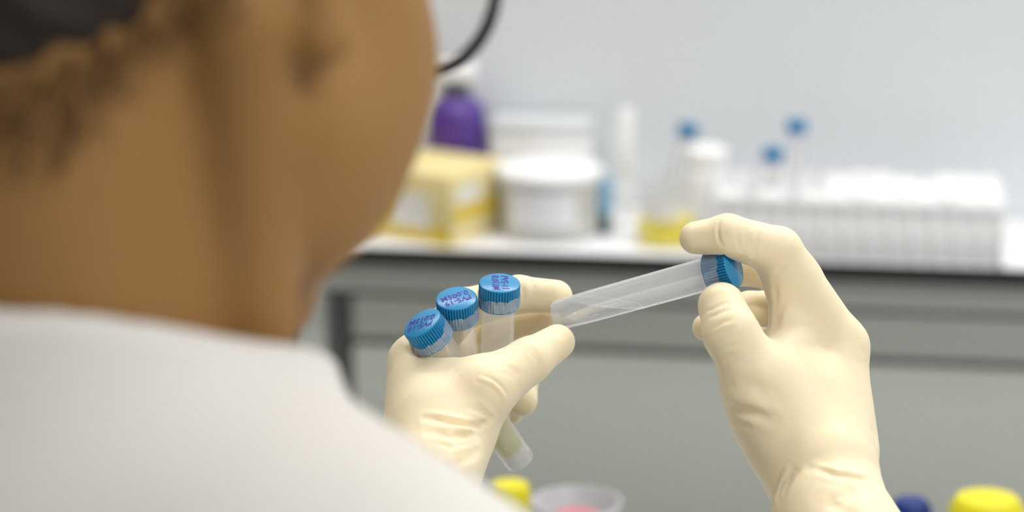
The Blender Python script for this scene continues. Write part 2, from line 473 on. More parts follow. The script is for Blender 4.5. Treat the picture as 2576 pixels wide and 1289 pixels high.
add_tube(2, 'blue-capped frosted tube marked PVS-19, middle of the three in the left glove', ['PVS-19', '0.005M'], (-.95, .31), 11)
add_tube(3, 'upright blue-capped tube marked PVS-11, rightmost and highest of three in the left glove', ['PVS-11', '0.013M'], (.12, .99), 5)
add_tube(4, 'clear tube of liquid with blue cap held nearly level between both gloved hands', None, None, 8)

def tubes_sdf(p, off=.45):
    d = None
    for o, R, z in TG.values():
        q = (p - A(o)) @ A(R); rr = np.sqrt(q[:, 0] ** 2 + q[:, 1] ** 2)
        def cyl(r, z0, z1):
            return np.maximum(rr - r, np.maximum(z0 - q[:, 2], q[:, 2] - z1))
        e = np.minimum(cyl(6.55, 0, 70), cyl(8.75, 68.6, 79.1))
        d = e if d is None else np.minimum(d, e)
    return d - off

# ------------------------------------------------------------------ gloved hands
def PJ(px, py, D, r): return (P(px, py, D), r)
L_ = dict(
    idx=[PJ(1045, 908, 1.055, 9.5), PJ(1165, 778, 1.086, 8.2), PJ(1305, 741, 1.085, 7.5), PJ(1398, 747, 1.081, 6.8)],
    mid=[PJ(1042, 932, 1.075, 9.5), PJ(1175, 850, 1.114, 8.2), PJ(1300, 815, 1.108, 7.0), PJ(1372, 802, 1.096, 6.3)],
    ring=[PJ(1047, 965, 1.092, 9), PJ(1200, 925, 1.128, 7.6), PJ(1312, 962, 1.118, 6.8), PJ(1312, 1008, 1.104, 6.6)],
    pinky=[PJ(1062, 1000, 1.108, 8.5), PJ(1170, 1000, 1.136, 6.8), PJ(1268, 1012, 1.126, 6.0), PJ(1284, 1038, 1.118, 5.4)],
    thumb=[PJ(1130, 1078, 1.036, 16.5), PJ(1212, 985, 1.034, 12.6), PJ(1330, 908, 1.046, 8.7), PJ(1402, 861, 1.057, 7.0)])
L_wrist = P(1092, 1195, 1.012)
L_palm = [
    (P(1078, 1185, 1.020), P(1045, 908, 1.055), 17.5, 9.5), (P(1080, 1190, 1.030), P(1042, 932, 1.075), 17, 9.5),
    (P(1085, 1190, 1.035), P(1047, 965, 1.092), 16, 9.0), (P(1090, 1200, 1.040), P(1062, 1000, 1.108), 15, 8.5),
    (P(1110, 1060, 1.035), P(1062, 960, 1.055), 19, 11), (P(1066, 948, 1.052), P(1205, 962, 1.037), 6.5, 9),
    (P(1098, 1185, 1.012), P(1128, 1078, 1.036), 15, 16.2)]
R_ = dict(
    idx=[PJ(2110, 872, 1.046, 11), PJ(1957, 632, 1.036, 9.3), PJ(1830, 593, 1.028, 8.1), PJ(1750, 599, 1.030, 6.3)],
    mid=[PJ(2100, 888, 1.068, 11), PJ(1985, 690, 1.081, 9), PJ(1890, 671, 1.068, 7.6), PJ(1832, 680, 1.060, 7)],
    ring=[PJ(2090, 915, 1.085, 10), PJ(1992, 776, 1.100, 8.5), PJ(1885, 778, 1.090, 7), PJ(1776, 824, 1.078, 5.5)],
    pinky=[PJ(2080, 945, 1.100, 9), PJ(2000, 846, 1.117, 7), PJ(1930, 852, 1.108, 6), PJ(1880, 860, 1.100, 5.3)],
    thumb=[PJ(1992, 1100, 1.022, 18), PJ(1903, 952, 1.015, 12.8), PJ(1838, 838, 1.012, 10.2), PJ(1815, 770, 1.019, 9.0)])
R_wrist = P(2088, 1230, 1.010)
R_palm = [
    (P(2110, 1130, 1.030), P(2110, 872, 1.046), 14.2, 11), (P(2090, 1140, 1.040), P(2100, 888, 1.068), 14, 11),
    (P(2080, 1150, 1.050), P(2090, 915, 1.085), 14, 10), (P(2075, 1160, 1.056), P(2080, 945, 1.100), 13, 9),
    (P(2000, 1090, 1.030), P(1985, 1000, 1.030), 18, 17), (P(2040, 960, 1.042), P(1990, 1000, 1.032), 15, 16),
    (P(1952, 668, 1.037), P(1992, 845, 1.038), 6.3, 6.6), (P(2060, 1180, 1.018), P(2040, 1060, 1.034), 22, 20),
    (P(1992, 850, 1.036), P(1930, 940, 1.022), 7.5, 11), (P(2024, 676, 1.040), P(2032, 686, 1.040), 3.2, 3.2), (P(1907, 975, 1.018), P(1921, 1042, 1.022), 12.6, 13.2)]

# shoulders / arms (also used by the coat)
N0 = P(110, 900, .705)                                  # base of neck, inside
TH = math.radians(32)                                   # way the torso faces
TF = np.array([math.sin(TH), math.cos(TH), 0]); TRt = np.array([math.cos(TH), -math.sin(TH), 0]); UP = np.array([0, 0, 1.])
def T(x, y, z): return N0 + x * TRt + y * TF + z * UP
SH_R = T(176, -5, -100); SH_L = T(-176, -5, -100)
def elbow(S, W, l1, l2, pole):
    d = W - S; L = np.linalg.norm(d); d /= L; L = min(L, l1 + l2 - 2)
    a = (l1 * l1 - l2 * l2 + L * L) / (2 * L); hgt = math.sqrt(max(l1 * l1 - a * a, 1))
    pole = pole - d * (pole @ d); pole /= np.linalg.norm(pole)
    return S + d * a + pole * hgt
EL_R = elbow(SH_R, R_wrist, 290, 250, -UP * .8 + TRt * .7)
EL_L = elbow(SH_L, L_wrist, 290, 250, -UP * .9 - TRt * .5)

def hand_fn(H, palm, wrist, el, cuff, wr):
    fa = (el - wrist) / np.linalg.norm(el - wrist)
    def base(p):
        d = None
        for a, b, ra, rb in palm:
            e = rcone(p, a, b, ra, rb); d = e if d is None else smin(d, e, 9)
        c = cuff(p)
        if c is not None: d = smin(d, c, 2.2)
        th = chain(p, H['thumb'], 3)
        d = smin(d, th, 6)
        f = None
        for k in ('idx', 'mid', 'ring', 'pinky'):
            e = chain(p, H[k], 2.0)
            if f is None: f = e
            else: f = smin(f, e, 1.2)
        d = smin(d, f, 5.0)
        return smax(d, -tubes_sdf(p), .8)
    segs = []
    for pts, amp, wd in wr:
        q = [trace(base, x, y) for x, y in pts]
        q = [v for v in q if v is not None]
        if len(q) >= 2: segs.append((np.array(q), amp, wd))
    def full(p):
        d = base(p)
        near = np.abs(d) < 6
        if near.any():
            ip = np.where(near)[0]; pp = p[ip]; dd = np.zeros(len(ip), f32)
            for q, amp, wd in segs:
                lo_ = q.min(0) - 4 * wd; hi_ = q.max(0) + 4 * wd
                m = ((pp > lo_) & (pp < hi_)).all(1)
                if not m.any(): continue
                # wrinkle fades towards its ends
                pd = polydist(pp[m], q); e0 = ball(pp[m], q[0], 0); e1 = ball(pp[m], q[-1], 0)
                Ltot = max(np.linalg.norm(np.diff(q, axis=0), axis=1).sum(), 1)
                fade = np.clip(np.minimum(e0, e1) / (Ltot * .3), .15, 1)
                dd[m] += amp * fade * (np.exp(-(pd / wd) ** 2) - .2 * np.exp(-((pd - 2.0 * wd) / wd) ** 2))
            d = d.copy(); d[ip] += dd
        return d
    return base, full

faR = (EL_R - R_wrist) / np.linalg.norm(EL_R - R_wrist); faL = (EL_L - L_wrist) / np.linalg.norm(EL_L - L_wrist)
cR0, cR1, cR2 = P(2082, 1222, 1.016), P(2092, 1300, 1.004), R_wrist + faR * 85
cL0, cL1 = P(1088, 1190, 1.016), L_wrist + faL * 125
cuffR = lambda p: chain(p, [(cR0, 20.5), (cR1, 22.5), (cR2, 26)])
cuffL = lambda p: rcone(p, cL0, cL1, 17, 31)
W_R = [
    ([(1811, 557), (1806, 579), (1809, 605), (1818, 619)], .9, .75),
    ([(1856, 582), (1856, 605), (1864, 628)], .45, 1.0), ([(1878, 583), (1875, 605), (1875, 631)], .5, .9),
    ([(1889, 593), (1885, 616), (1887, 636)], .5, .9), ([(1912, 590), (1898, 619), (1896, 643)], .7, 1.1),
    ([(1999, 633), (1978, 662), (1961, 682), (1953, 699)], .45, 1.3),
    ([(1950, 705), (1952, 740), (1949, 797), (1943, 830)], .5, 1.3), ([(1970, 754), (1958, 797), (1951, 828)], .5, 1.5),
    ([(1769, 791), (1795, 777), (1823, 765), (1852, 760)], .35, 1.0), ([(1778, 805), (1809, 789), (1841, 778)], .4, 1.0),
    ([(1786, 833), (1818, 812), (1850, 803)], .45, 1.1), ([(1789, 851), (1815, 834), (1856, 820)], .45, 1.1),
    ([(1798, 868), (1818, 851), (1862, 837)], .4, 1.1), ([(1806, 889), (1831, 874), (1866, 860)], .4, 1.1),
    ([(1815, 913), (1829, 899), (1858, 888)], .5, 1.2), ([(1820, 932), (1836, 912), (1862, 900)], .4, 1.2),
    ([(1833, 1031), (1860, 1032), (1904, 1042), (1946, 1058)], 1.2, 2.2), ([(1833, 1002), (1886, 1007), (1936, 1024)], -.7, 3.0),
    ([(1849, 966), (1893, 966), (1936, 992)], .6, 3.0), ([(1848, 1062), (1862, 1068), (1880, 1072)], .6, 1.5),
    ([(2049, 1169), (2104, 1184), (2158, 1193), (2208, 1208)], -.9, 1.3), ([(2040, 1180), (2104, 1196), (2158, 1206), (2205, 1224)], .8, 1.8),
    ([(1980, 1180), (1962, 1220), (1952, 1257), (1955, 1289)], -.8, 1.3), ([(1996, 1190), (1978, 1225), (1968, 1257)], .6, 2.0),
    ([(2158, 1228), (2133, 1250), (2110, 1262)], .7, 3.0), ([(2068, 1257), (2122, 1286), (2160, 1310)], .5, 3.0),
    ([(2160, 820), (2170, 850), (2172, 890)], -.4, 3.0), ([(2188, 1060), (2200, 1090), (2206, 1130)], .5, 2.0),
    ([(2010, 880), (2060, 868), (2100, 872)], .3, 3.0),
]
W_L = [
    ([(1209, 953), (1236, 963), (1256, 980), (1267, 996), (1268, 1008)], -1.1, 1.0), ([(1222, 950), (1248, 961), (1266, 978), (1277, 994)], .35, 1.0),
    ([(1070, 1052), (1120, 1059), (1170, 1071), (1206, 1073), (1233, 1056)], 2.3, 1.5),
    ([(1062, 1072), (1120, 1078), (1170, 1080), (1212, 1076)], -.8, 1.6),
    ([(1080, 1092), (1136, 1102), (1180, 1096), (1222, 1079)], 1.5, 1.8),
    ([(1206, 1024), (1223, 1042), (1235, 1054)], .9, 1.2), ([(1180, 1040), (1208, 1050), (1230, 1056)], -.6, 1.3),
    ([(1086, 1114), (1133, 1124), (1186, 1114), (1222, 1096)], .8, 1.8), ([(1153, 1155), (1186, 1141), (1213, 1123)], .6, 2.0),
    ([(1130, 1172), (1170, 1160), (1205, 1145)], .5, 2.0), ([(1100, 1140), (1150, 1142), (1200, 1126)], .4, 2.0),
    ([(1255, 935), (1280, 942), (1300, 950)], .25, 1.6), ([(1262, 920), (1292, 932), (1318, 946)], .25, 1.6), ([(1340, 885), (1352, 905), (1356, 930)], .25, 1.8),
    ([(1024, 857), (1050, 872), (1072, 890)], .5, 1.3), ([(1012, 872), (1036, 888), (1060, 906)], .35, 1.5),
    ([(1372, 842), (1392, 838), (1412, 842)], .35, 1.6),
    ([(1310, 712), (1316, 740), (1314, 765)], .3, 1.4), ([(1338, 706), (1342, 735)], .2, 1.4),
]
W_R = [(a, b * 1.15, c * .85) for a, b, c in W_R]; W_L = [(a, b * 1.15, c * .8) for a, b, c in W_L]
baseR, fullR = hand_fn(R_, R_palm, R_wrist, EL_R, cuffR, W_R)
baseL, fullL = hand_fn(L_, L_palm, L_wrist, EL_L, cuffL, W_L)

def bounds(H, palm, extra, pad=4):
    pts = []; 
    for c in H.values():
        for a, r in c: pts += [a - r, a + r]
    for a, b, ra, rb in palm: pts += [a - ra, a + ra, b - rb, b + rb]
    for a, r in extra: pts += [a - r, a + r]
    pts = np.array(pts); return pts.min(0) - pad, pts.max(0) + pad

SEAT = T(0, -60, -560); SEAT_XY = np.array([SEAT[0], SEAT[1], 0.])
person = tag(empty('person', SEAT_XY), 'person in a white lab coat and pale yellow gloves seen from behind, holding sample tubes', 'person')
def pmesh(name, V, F, m, label=None, parent=None):
    o = from_np(name, V - SEAT_XY, F, parent or person, m)
    if label: o['label'] = label
    return o
HG = .62
V, F = mesh_sdf(fullR, *bounds(R_, R_palm, [(cR1, 23), (cR2, 27)]), HG, B=6, slack=1.6, newton=1); gr = pmesh('glove', V, F, M_glove, 'pale yellow latex glove on the right hand, gripping the cap')
V, F = mesh_sdf(fullL, *bounds(L_, L_palm, [(cL1, 32)]), HG, B=6, slack=1.6, newton=1); gl_ = pmesh('glove', V, F, M_glove, 'pale yellow latex glove on the left hand, holding three tubes')

# ------------------------------------------------------------------ head, neck and body
HY = math.radians(38); HP = math.radians(26); HRoll = math.radians(-14)
def rotm(yaw, pitch, roll):
    # columns: head right, forward, up in world; yaw to the right, pitch nods down
    cy, sy = math.cos(yaw), math.sin(yaw); cp, sp = math.cos(pitch), math.sin(pitch)
    r = np.array([cy, -sy, 0]); f0 = np.array([sy, cy, 0]); f = f0 * cp - UP * sp; u = f0 * sp + UP * cp
    c, s = math.cos(roll), math.sin(roll)
    return np.stack([r * c - u * s, f, r * s + u * c], 1)
HR = rotm(HY, HP, HRoll)
HO = P(785, 95, .655) - HR @ np.array([74, -4, -37.])
def Hh(x, y, z): return HO + HR @ np.array([x, y, z], float)
def to_head(p): return (p - A(HO)) @ A(HR)
NB = T(0, -4, -20)                                     # neck meets the shoulders
def head_core(q):
    d = ellip(q, (0, -12, 48), (73, 96, 84))
    d = smin(d, ellip(q, (0, 32, -8), (60, 56, 82)), 22)
    for s in (-1, 1):
        d = smin(d, rcone(q, (s * 50, 11, -46), (s * 13, 62, -78), 15, 13), 16)     # jaw line
        d = smin(d, rcone(q, (s * 54, 8, -10), (s * 50, 12, -46), 13, 14), 14)
        d = smin(d, ellip(q, (s * 40, 48, -22), (24, 30, 30)), 20)                # cheek
        d = smin(d, ellip(q, (s * 38, 34, -50), (25, 34, 30)), 18)                # lower cheek
        d = smin(d, ellip(q, (s * 34, 72, 28), (22, 10, 7)), 10)                  # brow
        d = smax(d, -ellip(q, (s * 32, 92, 12), (15, 14, 10)), 8)                 # socket
        d = smin(d, ball(q, (s * 32, 72, 12), 12), 2)                             # eyeball
    d = smin(d, ball(q, (0, 68, -79), 15), 12)                                     # chin
    d = smin(d, rcone(q, (0, 84, 18), (0, 97, -14), 6, 9), 8)                      # nose
    for s in (-1, 1): d = smin(d, ball(q, (s * 9, 91, -17), 6.5), 5)
    d = smin(d, ellip(q, (0, 84, -41), (22, 8, 5)), 4); d = smin(d, ellip(q, (0, 82, -51), (19, 8, 6)), 4)
    return d
def ear(q, s):
    x = q.copy(); x[:, 0] *= s
    pts = [((71, 3, -33), 6.0), ((77, -4, -37), 7.5), ((79, -10, -26), 5.0), ((81, -19, -8), 3.6), ((84, -25, 12), 3.4), ((83, -22, 27), 3.4), ((79, -9, 33), 3.4), ((73, 2, 27), 3.4), ((71, 4, 12), 3.2)]
    d = chain(x, pts, 1)
    d = smin(d, ellip(x, (72, -9, 5), (5, 13, 26)), 4)
    d = smin(d, rcone(x, (72, 4, -4), (72, 4, -12), 3.5, 3.5), 3)
    return d
m_head_neck_c = Hh(0, -32, -30)
_r = P(628, 820, .695) - N0; SCM_L = (float(_r @ TRt), float(_r @ TF), float(_r[2]))
def neck_fn(p):
    nk = rcone(p, m_head_neck_c, NB, 53, 54)
    for s in (-1, 1):
        nk = smin(nk, rcone(p, Hh(s * 60, -16, -34), T(s * SCM_L[0], SCM_L[1], SCM_L[2]), 15, 12.5), 9)   # neck tendon
        nk = smin(nk, rcone(p, Hh(s * 26, -62, -14), T(s * 36, -24, -60), 18, 18), 14)
    return nk
def body_fn(p):
    q = to_head(p)
    d = head_core(q)
    for s in (-1, 1): d = smin(d, ear(q, s), 2.5)
    d = smin(d, neck_fn(p), 4)
    # shoulders, trunk, arms down into the gloves
    for s, S, E, W_ in ((1, SH_R, EL_R, R_wrist), (-1, SH_L, EL_L, L_wrist)):
        d = smin(d, rcone(p, NB - UP * 45, S, 44, 42), 20)
        d = smin(d, rcone(p, S, E, 44, 34), 15); d = smin(d, rcone(p, E, W_, 34, 13), 8)
        d = smin(d, rcone(p, T(s * 60, -5, -150), T(s * 55, -25, -480), 74, 76), 30)
    return d
lo = np.minimum.reduce([HO - 160, SH_R - 130, SH_L - 130, EL_R - 60, EL_L - 60, T(0, 0, -570) - 150, R_wrist - 30, L_wrist - 30])
hi = np.maximum.reduce([HO + 165, SH_R + 100, SH_L + 100, EL_R + 60, EL_L + 60, R_wrist + 30, L_wrist + 30])
V, F = mesh_sdf(body_fn, lo, hi, 3.8, B=6, slack=5); pmesh('body', V, F, M_skin, 'brown skin of head, ear, cheek and neck')

def hairline(q):
    y = q[:, 1]
    a = np.where(y < -41, -45 + (y + 41) * .7, -45 + (y + 41) * 2.0)          # nape, then up behind the ear
    b = 34 + np.clip(y, 0, 90) * .5                                           # temple and forehead
    return np.where(y < 0, np.minimum(a, b), b)
def hair_fn(p):
    q = to_head(p)
    base = smin(head_core(q), neck_fn(p), 12)
    up_ = q[:, 2] - hairline(q)
    d = base - np.clip(up_ * .16, -4, 9)
    str_ = .7 * np.sin(np.arctan2(q[:, 0], q[:, 2] - 60) * 70 + np.sin(q[:, 1] * .2) * 1.5)
    return smax(d + str_.astype(f32), -up_ * .6, 3)
BODY_V = V
V, F = mesh_sdf(hair_fn, HO - 150, HO + 160, 2.8, B=6, slack=5); hair = pmesh('hair', V, F, M_hair, 'short dark brown hair')
# fine short hairs thinning out down the nape, spread wide to darken its shade
qb = to_head(BODY_V.astype(f32)); up_ = qb[:, 2] - hairline(qb)
tuft = np.exp(-((np.abs(qb[:, 0]) - 40) / 9) ** 2) * np.exp(-((qb[:, 1] + 52) / 10) ** 2) * 26
okm = (qb[:, 1] < -24) & (up_ > -34 - tuft) & (up_ < 4) & (np.linalg.norm(BODY_V - HO, axis=1) < 150)
cand = BODY_V[okm]; dens = np.clip(1 + (up_[okm] / (30 + tuft[okm])), 0, 1) ** 1.6
SV = []; SF = []
for c, dn in zip(cand, dens):
    for _ in range(6):
        if rng.random() > dn: continue
        b0 = c + rng.normal(0, 2.2, 3); out = (c - Hh(0, -20, -50)); out /= np.linalg.norm(out)
        dr = HR @ np.array([rng.normal(0, .25), -.15 + rng.normal(0, .2), -1.0]) + out * .22; dr /= np.linalg.norm(dr)
        sd = np.cross(dr, out); sd /= np.linalg.norm(sd); L_n = rng.uniform(6, 13); wd = rng.uniform(.12, .26); k = len(SV)
        b0 = b0 - out * .8
        SV += [b0 - sd * wd, b0 + sd * wd, b0 + out * wd * 1.4, b0 + dr * L_n]; SF += [(k, k + 1, k + 3), (k + 1, k + 2, k + 3), (k + 2, k, k + 3)]
nh = from_np('nape_hair', np.array(SV) - SEAT_XY, SF, person, M_hair, False); nh['kind'] = 'stuff'; nh['label'] = 'fine short dark hairs on the nape, spread wide to darken its shade'

# lab coat
COLL_A, COLL_B, COLL_C = P(100, 738, .637), P(735, 888, .705), N0 + TF * 62 - UP * 26
COLL_N = np.cross(COLL_B - COLL_A, COLL_C - COLL_A); COLL_N = COLL_N / np.linalg.norm(COLL_N) * np.sign(COLL_N[2]); COLL_P = COLL_A
def coat_fn(p):
    d = rcone(p, NB + UP * 60, NB - UP * 45, 64, 74)
    for s, S, E, W_, c_ in ((1, SH_R, EL_R, R_wrist, 62), (-1, SH_L, EL_L, L_wrist, 62)):
        d = smin(d, rcone(p, T((30 if S is SH_R else -30), -10, -46), S, 66, 60), 24)
        d = smin(d, rcone(p, S, E, 57, 50), 18)
        fa = (W_ - E) / np.linalg.norm(W_ - E); d = smin(d, rcone(p, E, W_ - fa * 62, 50, 41), 10)
        d = smin(d, rcone(p, T(s * 62, -8, -150), T(s * 60, -40, -540), 95, 105), 40)
    d = smin(d, neck_fn(p) - 9, 12)
    d = smax(d, (p - A(COLL_P)) @ A(COLL_N) + 3, 5)                       # collar edge
    hole = np.maximum(smin(neck_fn(p), head_core(to_head(p)), 12) - 2.0, -(p - A(COLL_P - COLL_N * 16)) @ A(COLL_N))
    d = smax(d, -hole, 3)
    for S, E, W_ in ((SH_R, EL_R, R_wrist), (SH_L, EL_L, L_wrist)):   # sleeve opening
        fa = (W_ - E) / np.linalg.norm(W_ - E)
        d = np.maximum(d, -np.maximum(rcone(p, W_ - fa * 75, W_ + fa * 20, 32, 32), -( -(p - A(W_ - fa * 95)) @ A(-fa))))
    # soft folds in the cloth
    q = p - A(N0)
    f_ = np.sin(q @ A(TRt * .035 + UP * .02) + 1.2 * np.sin(q @ A(TF * .03 - UP * .015)))
    return d + (1.6 * f_).astype(f32)
lo = np.minimum.reduce([SH_R - 150, SH_L - 150, EL_R - 80, EL_L - 80, T(0, 0, -660) - 180, R_wrist - 40, L_wrist - 40])
hi = np.maximum.reduce([SH_R + 110, SH_L + 110, EL_R + 80, EL_L + 80, N0 + 130, R_wrist + 40, L_wrist + 40])
V, F = mesh_sdf(coat_fn, lo, hi, 4.0, B=6, slack=7); pmesh('lab_coat', V, F, M_coat, 'white cotton lab coat with a plain collar')

# trousers (seated) and stool
HIPZ = T(0, 0, -600)[2]
def trouser_fn(p):
    d = None
    for s in (-1, 1):
        hip = T(s * 75, -30, -585); kn = T(s * 110, 380, -610); an = np.array([kn[0], kn[1], 95.])
        e = chain(p, [(hip, 88), (kn, 62), (an, 45)], 8); d = e if d is None else smin(d, e, 20)
    return d
lo = np.minimum(T(-200, -150, 0), T(200, 520, 0)) - 120; hi = np.maximum(T(-200, -150, 0), T(200, 520, 0)) + 120
lo[2] = 40; hi[2] = HIPZ + 120
V, F = mesh_sdf(trouser_fn, lo, hi, 7., slack=12); pmesh('trousers', V, F, M_trouser, 'dark blue trousers')
for s in (-1, 1):
    an = T(s * 110, 380, 0); an[2] = 30
    def shoe(p, an=an): return np.maximum(smin(rcone(p, an - TF * 40, an + TF * 120, 38, 34), rcone(p, an + UP * 0, an + UP * 50, 40, 42), 15), -(p[:, 2] - 1))
    V, F = mesh_sdf(shoe, an - 190, an + 190, 6., slack=8); pmesh('shoe', V, F, M_edge, 'black shoe')
seat_z = HIPZ - 88 + 6
st = tag(empty('lab_stool', SEAT_XY), 'round black lab stool under the person in the white coat', 'stool')
lathe('seat', [(0, seat_z - 60), (170, seat_z - 60), (185, seat_z - 45), (185, seat_z - 15), (165, seat_z - 2), (0, seat_z)], st, M_edge, 48)
lathe('pole', [(24, 60), (24, seat_z - 62)], st, mat('chrome', (200, 200, 205), .2, .01, metal=1), 24)
for k in range(5):
    a = k * 2 * math.pi / 5
    tube_path('leg', [(0, 0, 75), (130 * math.cos(a), 130 * math.sin(a), 62), (260 * math.cos(a), 260 * math.sin(a), 20)], [18, 16, 14], st, M_edge, 10)

# eyeglasses
eg = tag(empty('eyeglasses', Hh(0, 100, 10)), 'thin dark purple-brown framed eyeglasses worn by the person in the lab coat', 'eyeglasses')
EO = Hh(0, 100, 10); PT = math.radians(9)
def Ge(x, y, z): return Hh(x, 104 + y + z * math.sin(PT) , 10 + z * math.cos(PT)) - EO
M_lens = plastic('spectacle_lens', (250, 250, 252), clear=.93, rough=.02, transl=.2)
for s in (-1, 1):
    ring = []
    for k in range(41):
        a = 2 * math.pi * k / 40; cx = abs(math.cos(a)) ** .8 * math.copysign(1, math.cos(a)); cz = abs(math.sin(a)) ** .8 * math.copysign(1, math.sin(a))
        x = s * 33 + 25 * cx; ring.append(Ge(x, -abs(x) ** 2 * .003, 19 * cz))
    tube_path('rim', ring, 1.9, eg, M_black, 10, False)
    V = [Ge(s * 33, -33 ** 2 * .003 + .6, 0)] + ring[:-1]; F = [(0, i + 1, (i + 1) % 40 + 1) for i in range(40)]
    from_np('lens', V, F, eg, M_lens)
    tube_path('temple', [Ge(s * 58, -10, 8), Ge(s * 74, -22, 9), Ge(s * 86, -50, 14), Ge(s * 89, -106, 20), Ge(s * 90, -130, -4)], 1.8, eg, M_black, 8)
tube_path('bridge', [Ge(-9, -.5, 5), Ge(0, 2, 8), Ge(9, -.5, 5)], 1.5, eg, M_black, 8)

# ------------------------------------------------------------------ things on the bench
M_purple = mat('purple_bottle', (82, 52, 140), .35, .05, 30, spec=.6)
u = bench_u(1150, 95)
sb = tag(bobj('spray_bottle', bench_u(1150, 138), 138), 'purple plastic spray bottle with white trigger head behind the yellow carton', 'bottle')
lathe('bottle', [(0, 0), (23, 0), (25, 3), (25, 78), (24, 88), (19, 96), (11, 100), (10, 102), (0, 102)], sb, M_purple, 48)
lathe('collar', [(10.5, 101), (11.5, 102), (11.5, 111), (10, 112), (0, 112)], sb, mat('dark_grey_plastic', (84, 86, 88), .5), 32)
hd = bmesh.new(); box_bm(hd, -22, 16, -9, 9, 112, 130, 4, 3); bm_obj('spray_head', hd, sb, M_white, True, 40)
box('trigger', -22, -15, -4, 4, 90, 114, sb, M_white, 2); lathe('nozzle', [(0, 0), (4, 0), (4, 9), (0, 9)], sb, M_white, 16).matrix_local = Matrix.Translation((-.022, 0, 0.122)) @ Matrix.Rotation(-math.pi / 2, 4, 'Y')

M_cream = mat('cream_carton', (236, 220, 160), .6, .04, 30); M_yel = mat('yellow_print', (226, 196, 40), .6, .05, 30)
M_wpr = mat('white_print', (240, 238, 230), .6, .02); M_blu = mat('blue_print', (60, 110, 210), .5, .03)
u = bench_u(1135, 8)
bx = tag(bobj('glove_carton', u, 8, 0, math.radians(-26)), 'cream and yellow printed carton at the left end of the bench', 'carton')
box('carton', -120, 0, 0, 82, 0, 58, bx, M_cream, 1)
box('printed_band', .2, .6, 3, 66, 20, 30, bx, M_yel, 0); box('printed_band', -118, -2, -.6, -.2, 2, 10, bx, M_yel, 0)
box('printed_band', .2, .6, 8, 40, 33, 48, bx, M_wpr, 0); box('printed_panel', -60, -22, -.6, -.2, 12, 40, bx, M_wpr, 0)
box('printed_panel', -100, -66, -.6, -.2, 14, 50, bx, M_yel, 0); box('printed_corner', -16, -1, -.7, -.2, 0, 14, bx, M_yel, 0)
box('printed_corner', .2, .6, 66, 81, 8, 42, bx, mat('ochre_print', (196, 168, 60), .6), 0)
box('printed_mark', .2, .9, 62, 77, 44, 56, bx, M_blu, 0)

M_clear = plastic('clear_tub', (246, 246, 243), clear=.34, rough=.2, transl=.3)
u = bench_u(1378, 60)
tb = tag(bobj('plastic_tub', u, 66), 'round translucent plastic tub with white lid between the carton and the beaker', 'tub')
lathe('tub', [(0, 0), (36, 0), (39, 3), (42, 48), (41, 48), (38, 4), (0, 3)], tb, M_clear, 48)
lathe('lid', [(0, 48), (43.5, 48), (44, 50), (44, 55), (42, 57), (0, 57)], tb, M_white, 48)
lathe('contents', [(0, 4), (36.5, 4), (37.5, 14), (0, 14)], tb, mat('beige_powder', (228, 220, 202), .9), 40)
lb = bmesh.new()
def curved(parent, name, r, a0, a1, z0, z1, m):
    V = []; F = []; n = 14
    for k in range(n + 1):
        a = math.radians(a0 + (a1 - a0) * k / n)
        for rr in (r, r + .4):
            for z in (z0, z1): V.append((rr * math.cos(a), rr * math.sin(a), z))
    for k in range(n):
        b = 4 * k; F += [(b + 2, b + 6, b + 7, b + 3), (b, b + 1, b + 5, b + 4), (b + 1, b + 3, b + 7, b + 5), (b, b + 4, b + 6, b + 2)]
    F += [(0, 2, 3, 1), (4 * n, 4 * n + 1, 4 * n + 3, 4 * n + 2)]
    return from_np(name, V, F, parent, m, False)
lb.free()
curved(tb, 'paper_label', 41.6, -130, -50, 14, 44, mat('grey_print_label', (236, 236, 240), .7))
u = bench_u(1360, 135)
wb = tag(bobj('white_carton', u, 128), 'low white box standing behind the round plastic tub', 'box')
box('carton', -42, 42, 0, 40, 0, 78, wb, M_white, 1.5); box('lid_flap', -43, 43, -1, 41, 70, 80, wb, mat('pale_grey_card', (214, 218, 222), .6), 1)

u = bench_u(1520, 70)
mk = tag(bobj('marker_pen', u, 72), 'light blue marker pen with dark base standing beside the plastic tub', 'marker pen')
lathe('barrel', [(0, 0), (5, 0), (5.5, 1), (5.5, 18), (0, 18)], mk, mat('dark_teal_plastic', (50, 84, 92), .4), 24)
lathe('pen_cap', [(0, 18), (6, 18), (6.2, 19), (6, 44), (4, 47), (0, 47)], mk, mat('light_blue_plastic', (128, 178, 208), .4), 24)
u = bench_u(1572, 90)
sc_ = tag(bobj('plastic_spatula', u, 95), 'white flat plastic stick standing upright left of the beaker', 'spatula')
box('blade', -6.5, 6.5, -1.2, 1.2, 40, 102, sc_, M_white, 1); box('handle', -4, 4, -1.5, 1.5, 4, 40, sc_, M_white, 1)
lathe('foot', [(0, 0), (14, 0), (14, 3), (6, 6), (0, 6)], sc_, M_white, 24)

